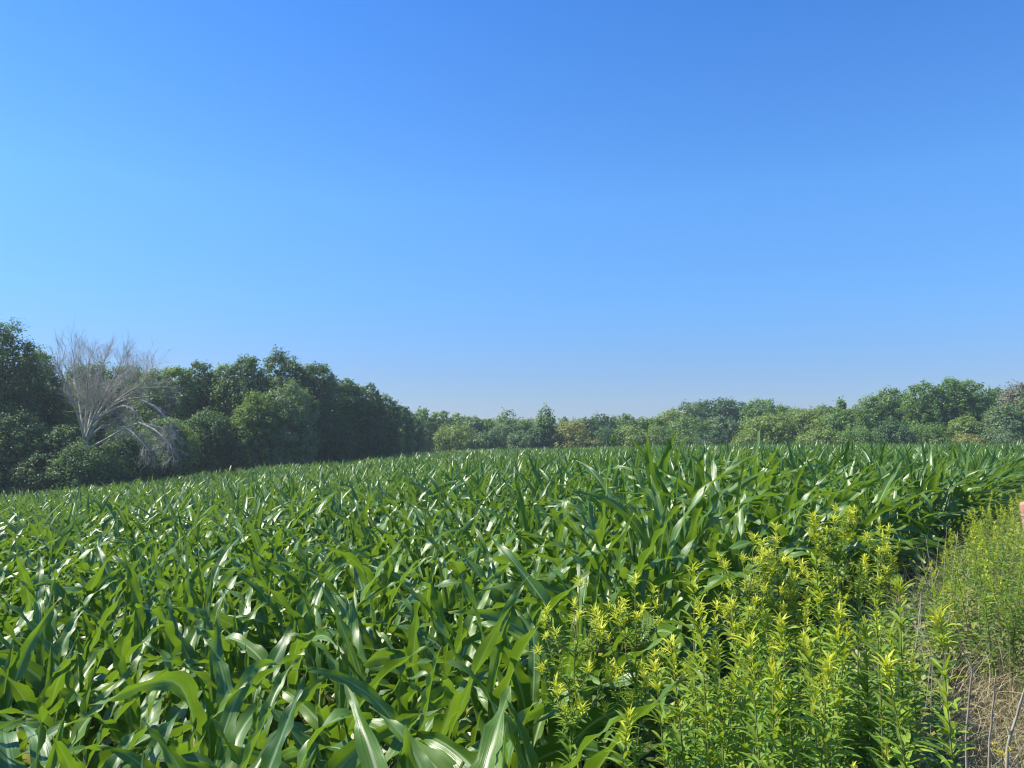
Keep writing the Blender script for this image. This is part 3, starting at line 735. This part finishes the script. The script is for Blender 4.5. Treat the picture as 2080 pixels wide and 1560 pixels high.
def goldenrod(X, Y, tipz, kind, label, group, q, leafmul=1.0, lod=1.0, lean=(0, 0)):
    r = np.random.default_rng(9000 + q)
    gz = float(ground_z(X, Y)); h = tipz - gz
    e = empty('goldenrod', (X - lean[0], Y - lean[1], float(ground_z(X - lean[0], Y - lean[1]))))
    tag(e, label, 'goldenrod', group)
    k = np.linspace(0, 1, 14)
    bx, by = r.normal(0, .02, 2)
    pts = np.stack([lean[0] * k ** 1.5 + bx * np.sin(k * 3.1), lean[1] * k ** 1.5 + by * np.sin(k * 3.1), k * h], -1)
    sb = Bag(); fb = Bag()
    sb.add(*tube(pts, np.linspace(.0048, .0016, 14) * (1.0 if h > .7 else .8), 6))
    tv = r.normal(0, .10) - (.22 if (q % 4 == 1 and 'short' in group) else 0)
    n = int(115 * h * lod)
    top = .97 if kind == 'spire' else .80
    fb.add(*stem_leaves(r, pts, n, .05, top, .130 * leafmul, .068 * leafmul, .0112 * leafmul, .0062 * leafmul, third=(tv, tv + (.85 if kind == 'spire' else .65))))
    if kind == 'spire':
        hh = r.uniform(.06, .15)
        tb = Bag()
        n2 = int(26 * lod)
        tb.add(*stem_leaves(r, pts, n2, 1 - hh / h, 1.0, .055 * leafmul, .024, .0048, .003, th=(48, 84), bend=(50, 5), third=(.2, 1), seg=5))
        if group == 'goldenrods in the near clump': tb.add(*tuft(r, pts[-1] - np.array([0, 0, .02]), r.uniform(.05, .065), 16))
        tb.obj('flower_bud_tip', M_tip, e)
    else:
        nb = int(r.integers(22, 29)); wid = r.uniform(.095, .12) * (1.3 if kind == 'wide' else 1)
        for b_ in range(nb):
            t = r.uniform(.66, .95); i = int(t * 13); p0 = pts[i]
            ph = b_ * 2.4 + r.normal(0, .3)
            out = wid * r.uniform(.55, 1.15) * (1.1 - .4 * (t - .5) * 2)
            tipp = np.array([p0[0] + math.cos(ph) * out, p0[1] + math.sin(ph) * out, p0[2] + r.uniform(.09, .2) + (0.06 if t < .7 else 0)])
            tipp[2] = min(tipp[2], h - r.uniform(0, .12) * min(h, 1))
            mid = (p0 + tipp) / 2 + np.array([math.cos(ph) * .015, math.sin(ph) * .015, -.01])
            bp = np.stack([p0, mid, tipp]); bp = np.stack([np.interp(np.linspace(0, 1, 7), [0, .5, 1], bp[:, c]) for c in range(3)], -1)
            sb.add(*tube(bp, np.linspace(.0022, .0012, 7), 5))
            fb.add(*stem_leaves(r, bp, 16, .1, .95, .045, .035, .0042, .0034, third=(.4, .9), seg=5))
            tb = Bag(); tb.add(*tuft(r, tipp, r.uniform(.032, .048), 20)); tb.obj('flower_bud_tuft', M_tip, e)
        tb = Bag(); tb.add(*tuft(r, pts[-1], .045)); tb.obj('flower_bud_tuft', M_tip, e)
        fb.add(*stem_leaves(r, pts, 30, .78, 1, .05, .035, .0045, .0035, third=(.5, .9), seg=5))
    sb.obj('stem', M_stem, e); fb.obj('foliage', M_gold, e)
    return e

G = [
 (1178, 1188, 2.75, 'wide', 'leftmost goldenrod, branched with starry yellow tufts in front of the corn'),
 (1290, 1182, 2.85, 'branched', 'second goldenrod from the left, branched and thin topped, beside a hanging corn leaf'),
 (1408, 1148, 3.05, 'spire', 'slim goldenrod spire left of the tall bushy one'),
 (1530, 1058, 3.05, 'wide', 'tallest bushy goldenrod with a broad head of narrow yellow leaves'),
 (1575, 1085, 3.15, 'branched', 'goldenrod merged into the right side of the broad bushy head'),
 (1652, 1046, 3.4, 'spire', 'tall straight goldenrod spire just right of the broad head'),
 (1698, 1036, 3.5, 'branched', 'tall goldenrod with small side tufts at the right of the straight spire'),
 (1788, 1076, 3.9, 'branched', 'pale knobbly topped goldenrod on the right beside dry stalks'),
 (1422, 1250, 2.6, 'spire', 'goldenrod with a bright pointed tip below the slim spire'),
 (1486, 1238, 2.8, 'spire', 'thin goldenrod tip in front of the broad bushy head'),
 (1362, 1315, 2.35, 'spire', 'goldenrod with a bright yellow star tip low beside the corn'),
 (1522, 1312, 2.25, 'spire', 'front goldenrod with the brightest yellow star tip'),
 (1583, 1264, 2.45, 'spire', 'goldenrod with a pale bumpy tip right of the brightest star tip'),
 (1702, 1212, 2.8, 'spire', 'goldenrod with bumpy tip between the two tall right spires and the ground'),
 (1683, 1332, 2.2, 'spire', 'front goldenrod with yellow tip and reddish stem low in the middle of the clump'),
 (1798, 1345, 2.3, 'spire', 'front goldenrod with drooping yellow star tip on the lower right'),
 (1908, 1248, 2.25, 'spire', 'rightmost near goldenrod with long narrow leaves against the dry grass'),
 (1278, 1432, 2.3, 'spire', 'low goldenrod tip left at the foot of the clump by the corn'),
 (1330, 1355, 2.5, 'spire', 'goldenrod with pale star tip below the thin topped branched one'),
 (1610, 1180, 3.1, 'spire', 'goldenrod tip below the right side of the broad head'),
 (1450, 1330, 2.6, 'spire', 'goldenrod tip in the middle of the clump left of the brightest one'),
]
q = 0
for (px, py, Y, kind, label) in G:
    p = at(px, py, Y)
    r_ = np.random.default_rng(q)
    goldenrod(p[0], Y, p[2], kind, label, 'goldenrods in the near clump', q, lean=(r_.normal(0, .05), r_.normal(0, .05))); q += 1
def at_ground(px, Y): return (px - 1040) / F * Y
# the unnamed stems that fill the clump between and behind them
r = np.random.default_rng(77)
for i in range(74):
    Y = r.uniform(2.35, 4.1); px = r.uniform(1300 + (Y - 2.4) * 60, 1840)
    X = at_ground(px, Y)
    if X < edge_x(Y) + .08 - .35: continue
    h = r.uniform(.55, 1.16) - .14 * (px < 1400)
    goldenrod(X, Y, float(ground_z(X, Y)) + h, 'spire', 'shorter goldenrod stem filling in between the tall tips of the clump', 'short goldenrod stems inside the clump', q,
              leafmul=r.uniform(.8, 1.35), lod=.85, lean=(r.normal(0, .05), r.normal(0, .05))); q += 1
# small yellowish plants farther along the verge
for i in range(80):
    Y = r.uniform(4.6, 8.8); px = r.uniform(1835 + (8.5 - Y) * 4, 2150)
    X = at_ground(px, Y)
    if X < edge_x(Y) + .15: X = edge_x(Y) + r.uniform(.15, .6)
    h = r.uniform(.50, .88) + (.22 if px > 1960 else 0)
    goldenrod(X, Y, float(ground_z(X, Y)) + h, 'spire', 'small yellowish goldenrod in the patch between the corn edge and the red post', 'small goldenrods farther along the verge', q,
              leafmul=.62, lod=1.1, lean=(r.normal(0, .13), r.normal(0, .13))); q += 1

for i in range(60):
    Y = r.uniform(8.8, 17); px = r.uniform(1890, 2130); X = at_ground(px, Y)
    if X < edge_x(Y) + .1: X = edge_x(Y) + r.uniform(.1, .9)
    goldenrod(X, Y, float(ground_z(X, Y)) + r.uniform(.45, .85), 'spire', 'thin green weed stem far along the bank beside the corn edge', 'weed stems far along the verge', q,
              leafmul=.8, lod=.6, lean=(r.normal(0, .13), r.normal(0, .13))); q += 1

def verge_points(r, n, y0, y1, p0, p1, off=0.0):
    Y = np.sqrt(r.uniform(y0 ** 2, y1 ** 2, n)); X = (r.uniform(p0, p1, n) - 1040) / F * Y
    ok = X > edge_x(Y) + off
    X, Y = X[ok], Y[ok]
    return np.stack([X, Y, ground_z(X, Y)], -1)

def scatter_blades(name, mat, r, B, Lr, hwr, th, bend, curl=.8, seg=7, **kw):
    n = len(B)
    V, Q, A = ribbons(B, r.uniform(0, 6.28, n), R(1) * r.uniform(*th, n), R(1) * r.uniform(*bend, n), r.uniform(*Lr, n), r.uniform(*hwr, n),
                      seg=seg, cols=2, power=1.2, curl=r.normal(0, curl, n), twist=r.normal(0, .8, n), fold=0, prof='blade', r=r)
    return tag(mesh_obj(name, V, Q, mat, attr=A), kind='stuff', **kw)

r = np.random.default_rng(21)
B = np.concatenate([verge_points(r, 34000, 2.6, 7.5, 1790, 2350), verge_points(r, 9000, 2.4, 9, 1150, 1900, -.1)]); B[:, 2] += r.uniform(0, .07, len(B))
scatter_blades('dry_grass', M_dryg, r, B, (.12, .42), (.0011, .0026), (5, 75), (10, 120), curl=1.3, label='matted tan dry grass at the lower right corner', cat='grass')
B = np.concatenate([verge_points(r, 9000, 4.3, 9.5, 1790, 2350), verge_points(r, 5000, 9, 22, 1880, 2400)]); B[:, 2] += r.uniform(0, .15, len(B))
B = np.concatenate([B, verge_points(r, 5000, 4.0, 7.2, 1770, 1900, -.1)])
scatter_blades('dead_grass', M_dryg, r, B, (.2, .6), (.0012, .003), (35, 88), (10, 100), curl=.6, label='tan dead grass stems standing among the green weeds of the verge', cat='grass')
B = np.concatenate([verge_points(r, 14000, 2.6, 16, 1700, 2350), verge_points(r, 7000, 2.4, 8, 1150, 1900, -.2), verge_points(r, 34000, 7.5, 26, 1830, 2500, -.1)])
scatter_blades('grass', M_grass, r, B, (.15, .5), (.0018, .0042), (45, 88), (20, 110), curl=.5, label='green grass growing through the verge', cat='grass')

def weeds(name, B, Lr, hmax, mat, seedn, **kw):
    r = np.random.default_rng(seedn); n = len(B)
    B = B.copy(); B[:, 2] += r.uniform(0, 1, n) ** .8 * hmax
    V, Q, A = ribbons(B, r.uniform(0, 6.28, n), R(1) * r.uniform(-10, 55, n), R(1) * r.uniform(10, 70, n), r.uniform(*Lr, n), r.uniform(*Lr, n) * .17,
                      seg=5, cols=3, power=1.1, curl=r.normal(0, .4, n), twist=r.normal(0, .5, n), fold=.3, prof='lance', r=r)
    return tag(mesh_obj(name, V, Q, mat, attr=A), kind='stuff', **kw)
r = np.random.default_rng(31)
def thin(B, keep):
    return B[keep(B)]
B = verge_points(r, 30000, 2.4, 6.5, 1180, 1900, -.15)
weeds('undergrowth', B, (.035, .10), .42, M_weed, 1, label='low leafy undergrowth around the feet of the goldenrods', cat='undergrowth')
B = np.concatenate([verge_points(r, 56000, 4.6, 9.5, 1780, 2400, 0), verge_points(r, 40000, 9, 24, 1860, 2500, -.3)])
B = thin(B, lambda b: (np.sin(b[:, 0] * 2.1 + b[:, 1] * .7) + np.sin(b[:, 1] * 1.7 - b[:, 0] * .9) + r.normal(0, .5, len(b)) + np.clip((b[:, 1] - 5.2) * 2, -2.5, .6)) > -.9)
weeds('ground_cover', B, (.025, .085), .42, M_weed, 2, label='mixed low weeds along the verge beside the corn edge', cat='weeds')
# plants of the floor of the corn field near the camera
n = 9000; Y = np.sqrt(r.uniform(4, 49, n)); X = (r.uniform(-200, 1500, n) - 1040) / F * Y; ok = X < edge_x(Y)
B = np.stack([X, Y, ground_z(X, Y)], -1)[ok]
scatter_blades('field_weeds', M_grass, r, B, (.08, .28), (.002, .005), (30, 85), (20, 110), label='thin grass and weeds on the soil under the corn', cat='weeds')

# dry stalks and branches
def dry_stalk(path, rad, label, cat, name='dry_stalk', side=0, group=None, seed=0, mat=None):
    r = np.random.default_rng(seed)
    pts = np.array([at(*p) for p in path])
    gx, gy = pts[0][0], pts[0][1]; gz = float(ground_z(gx, gy)); pts[0][2] = max(gz, min(pts[0][2], gz)) 
    O = pts[0].copy(); pts = pts - O
    t = np.linspace(0, 1, len(pts)); tt = np.linspace(0, 1, 16)
    c = np.stack([np.interp(tt, t, pts[:, i]) for i in range(3)], -1) + np.cumsum(r.normal(0, .0016, (16, 3)), 0)
    b = Bag(); b.add(*tube(c, np.linspace(rad, rad * .45, 16), 6))
    for k in range(side):
        i = int(r.integers(6, 16)); d_ = unit(unit(c[i] - c[i - 1]) + unit(r.normal(size=3)) * .8); L = r.uniform(.05, .16)
        b.add(*tube(np.stack([c[i], c[i] + d_ * L * .5, c[i] + d_ * L + np.array([0, 0, -.01])]), [rad * .5, rad * .4, rad * .25], 4))
    o = b.obj(name, mat or M_drystem, loc=O)
    tag(o, label, cat, group); return o
dry_stalk([(1962, 1640, 2.7), (1965, 1500, 2.65), (1972, 1420, 2.6), (1982, 1366, 2.55), (1965, 1335, 2.55), (1925, 1282, 2.5)], .0042, 'kinked pale dry stalk leaning left by the rightmost near goldenrod', 'dry stalk', seed=1)
dry_stalk([(1993, 1600, 2.9), (2015, 1500, 2.85), (2024, 1430, 2.8), (2028, 1380, 2.75)], .0045, 'straight pale broken stalk standing in the dry grass', 'dry stalk', seed=2)
dry_stalk([(2020, 1620, 2.6), (2040, 1520, 2.6), (2062, 1440, 2.55), (2082, 1385, 2.5), (2110, 1300, 2.5)], .006, 'grey branch slanting up through the lower right corner', 'branch', name='fallen_branch', seed=3)
for i, (x0, x1, y1) in enumerate([(1905, 1880, 1085), (1915, 1925, 1070), (1925, 1945, 1082), (1900, 1858, 1108), (1930, 1960, 1120), (1895, 1905, 1100), (1850, 1832, 1130), (1815, 1800, 1150)]):
    Yd = 6.0 + .15 * i
    dry_stalk([(x0, 1300, Yd), (x0 * .7 + x1 * .3, 1200, Yd), (x1, y1, Yd)], .003, 'thin pale dry weed stalk against the dark corn edge on the right', 'dry stalk', side=5, group='pale dry weed stalks at the corn edge', seed=10 + i)
for i in range(5):
    r = np.random.default_rng(60 + i); px0 = 1790 + i * 22 + r.uniform(-6, 6)
    dry_stalk([(px0, 1480, 3.4 + .1 * i), (px0 + r.uniform(-10, 30), 1330, 3.4 + .1 * i), (px0 + r.uniform(-30, 50), 1210 + r.uniform(-30, 40), 3.45 + .1 * i)], .0022,
              'thin tan dry stem inside the gap right of the tall goldenrods', 'dry stem', name='dry_weed_stalk', side=4, group='tan dry stems in the gap of the verge', seed=30 + i)

def red_post():
    # weathered red stake with a rounded head, just cut by the right edge of the picture
    Y = 4.4; p = at(2071, 1016, Y); w = .036
    X = p[0] + w; gz = float(ground_z(X, Y)); h = p[2] - gz
    e = empty('red_post', (X + h * math.tan(R(7.2)), Y, gz)); e.rotation_euler = (0, R(-7.2), 0)
    tag(e, 'faded red wooden post at the right edge, among the weeds', 'post')
    zs = np.array([-.05, .0, .3, h - .05, h - .012, h, h + .001]); rr = np.array([.03, .03, .031, w, w * .96, w * .8, .001])
    V, Q = tube(np.stack([0 * zs, 0 * zs, zs], -1), rr, 18)
    m, n, N, L = newmat('faded_red_paint')
    tc = N("ShaderNodeTexCoord"); no = N("ShaderNodeTexNoise"); no.inputs['Scale'].default_value = 30; no.inputs['Detail'].default_value = 6
    L(tc.outputs['Object'], no.inputs['Vector'])
    rp = ramp(N, [(.35, (.38, .15, .09)), (.58, (.48, .24, .16)), (.68, (.46, .38, .30))]); L(no.outputs[0], rp.inputs[0])
    pb = N("ShaderNodeBsdfPrincipled"); L(rp.outputs[0], pb.inputs['Base Color']); pb.inputs['Roughness'].default_value = .8
    o = N("ShaderNodeOutputMaterial"); L(pb.outputs[0], o.inputs[0])
    mesh_obj('post_body', V, Q, m, e)
    V, Q = tube(np.array([[0, 0, h - .075], [0, 0, h - .06]]), [w + .002, w + .002], 18)
    mesh_obj('pale_band', V, Q, M_drystem, e)
red_post()

def yellow_flower():
    p = at(2035, 1525, 2.3); gz = float(ground_z(p[0], p[1])); h = p[2] - gz
    e = empty('yellow_wildflower', (p[0], p[1], gz)); tag(e, 'small bright yellow wildflower in the dry grass at the bottom right', 'flower')
    r = np.random.default_rng(4)
    pts = np.stack([np.zeros(8), np.zeros(8), np.linspace(0, h, 8)], -1)
    V, Q = tube(pts, np.full(8, .0016), 5); mesh_obj('stem', V, Q, M_stem, e)
    V, Q, A = stem_leaves(r, pts, 14, .1, .9, .06, .03, .007, .004); mesh_obj('foliage', V, Q, M_gold, e, A)
    b = Bag()
    for k in range(14):
        c = np.array([r.normal(0, .012), r.normal(0, .012), h + r.uniform(-.02, .012)]); b.add(*tuft(r, c, .012, 8))
    b.obj('flower_head', leaf_mat('yellow_petal', (.55, .48, .02), (.7, .62, .03), (.7, .6, .03)), e)
yellow_flower()

# ------------------------------------------------------------------ the hazy air
def haze():
    x0, x1, y0, y1, z0, z1 = -1800, 1800, -1600, 1600, -9, 16
    V = np.array([[x, y, z] for x in (x0, x1) for y in (y0, y1) for z in (z0, z1)])
    Q = np.array([[0, 1, 3, 2], [4, 6, 7, 5], [0, 4, 5, 1], [2, 3, 7, 6], [0, 2, 6, 4], [1, 5, 7, 3]])
    m, n, N, L = newmat('haze_air')
    pv = N("ShaderNodeVolumePrincipled"); pv.inputs['Color'].default_value = (.80, .88, 1.0, 1); pv.inputs['Density'].default_value = HAZE
    pv.inputs['Anisotropy'].default_value = .3
    o = N("ShaderNodeOutputMaterial"); L(pv.outputs[0], o.inputs['Volume'])
    m.cycles.homogeneous_volume = True
    tag(mesh_obj('haze', V, Q, m, smooth=False), kind='stuff')
HAZE = .0007
haze()
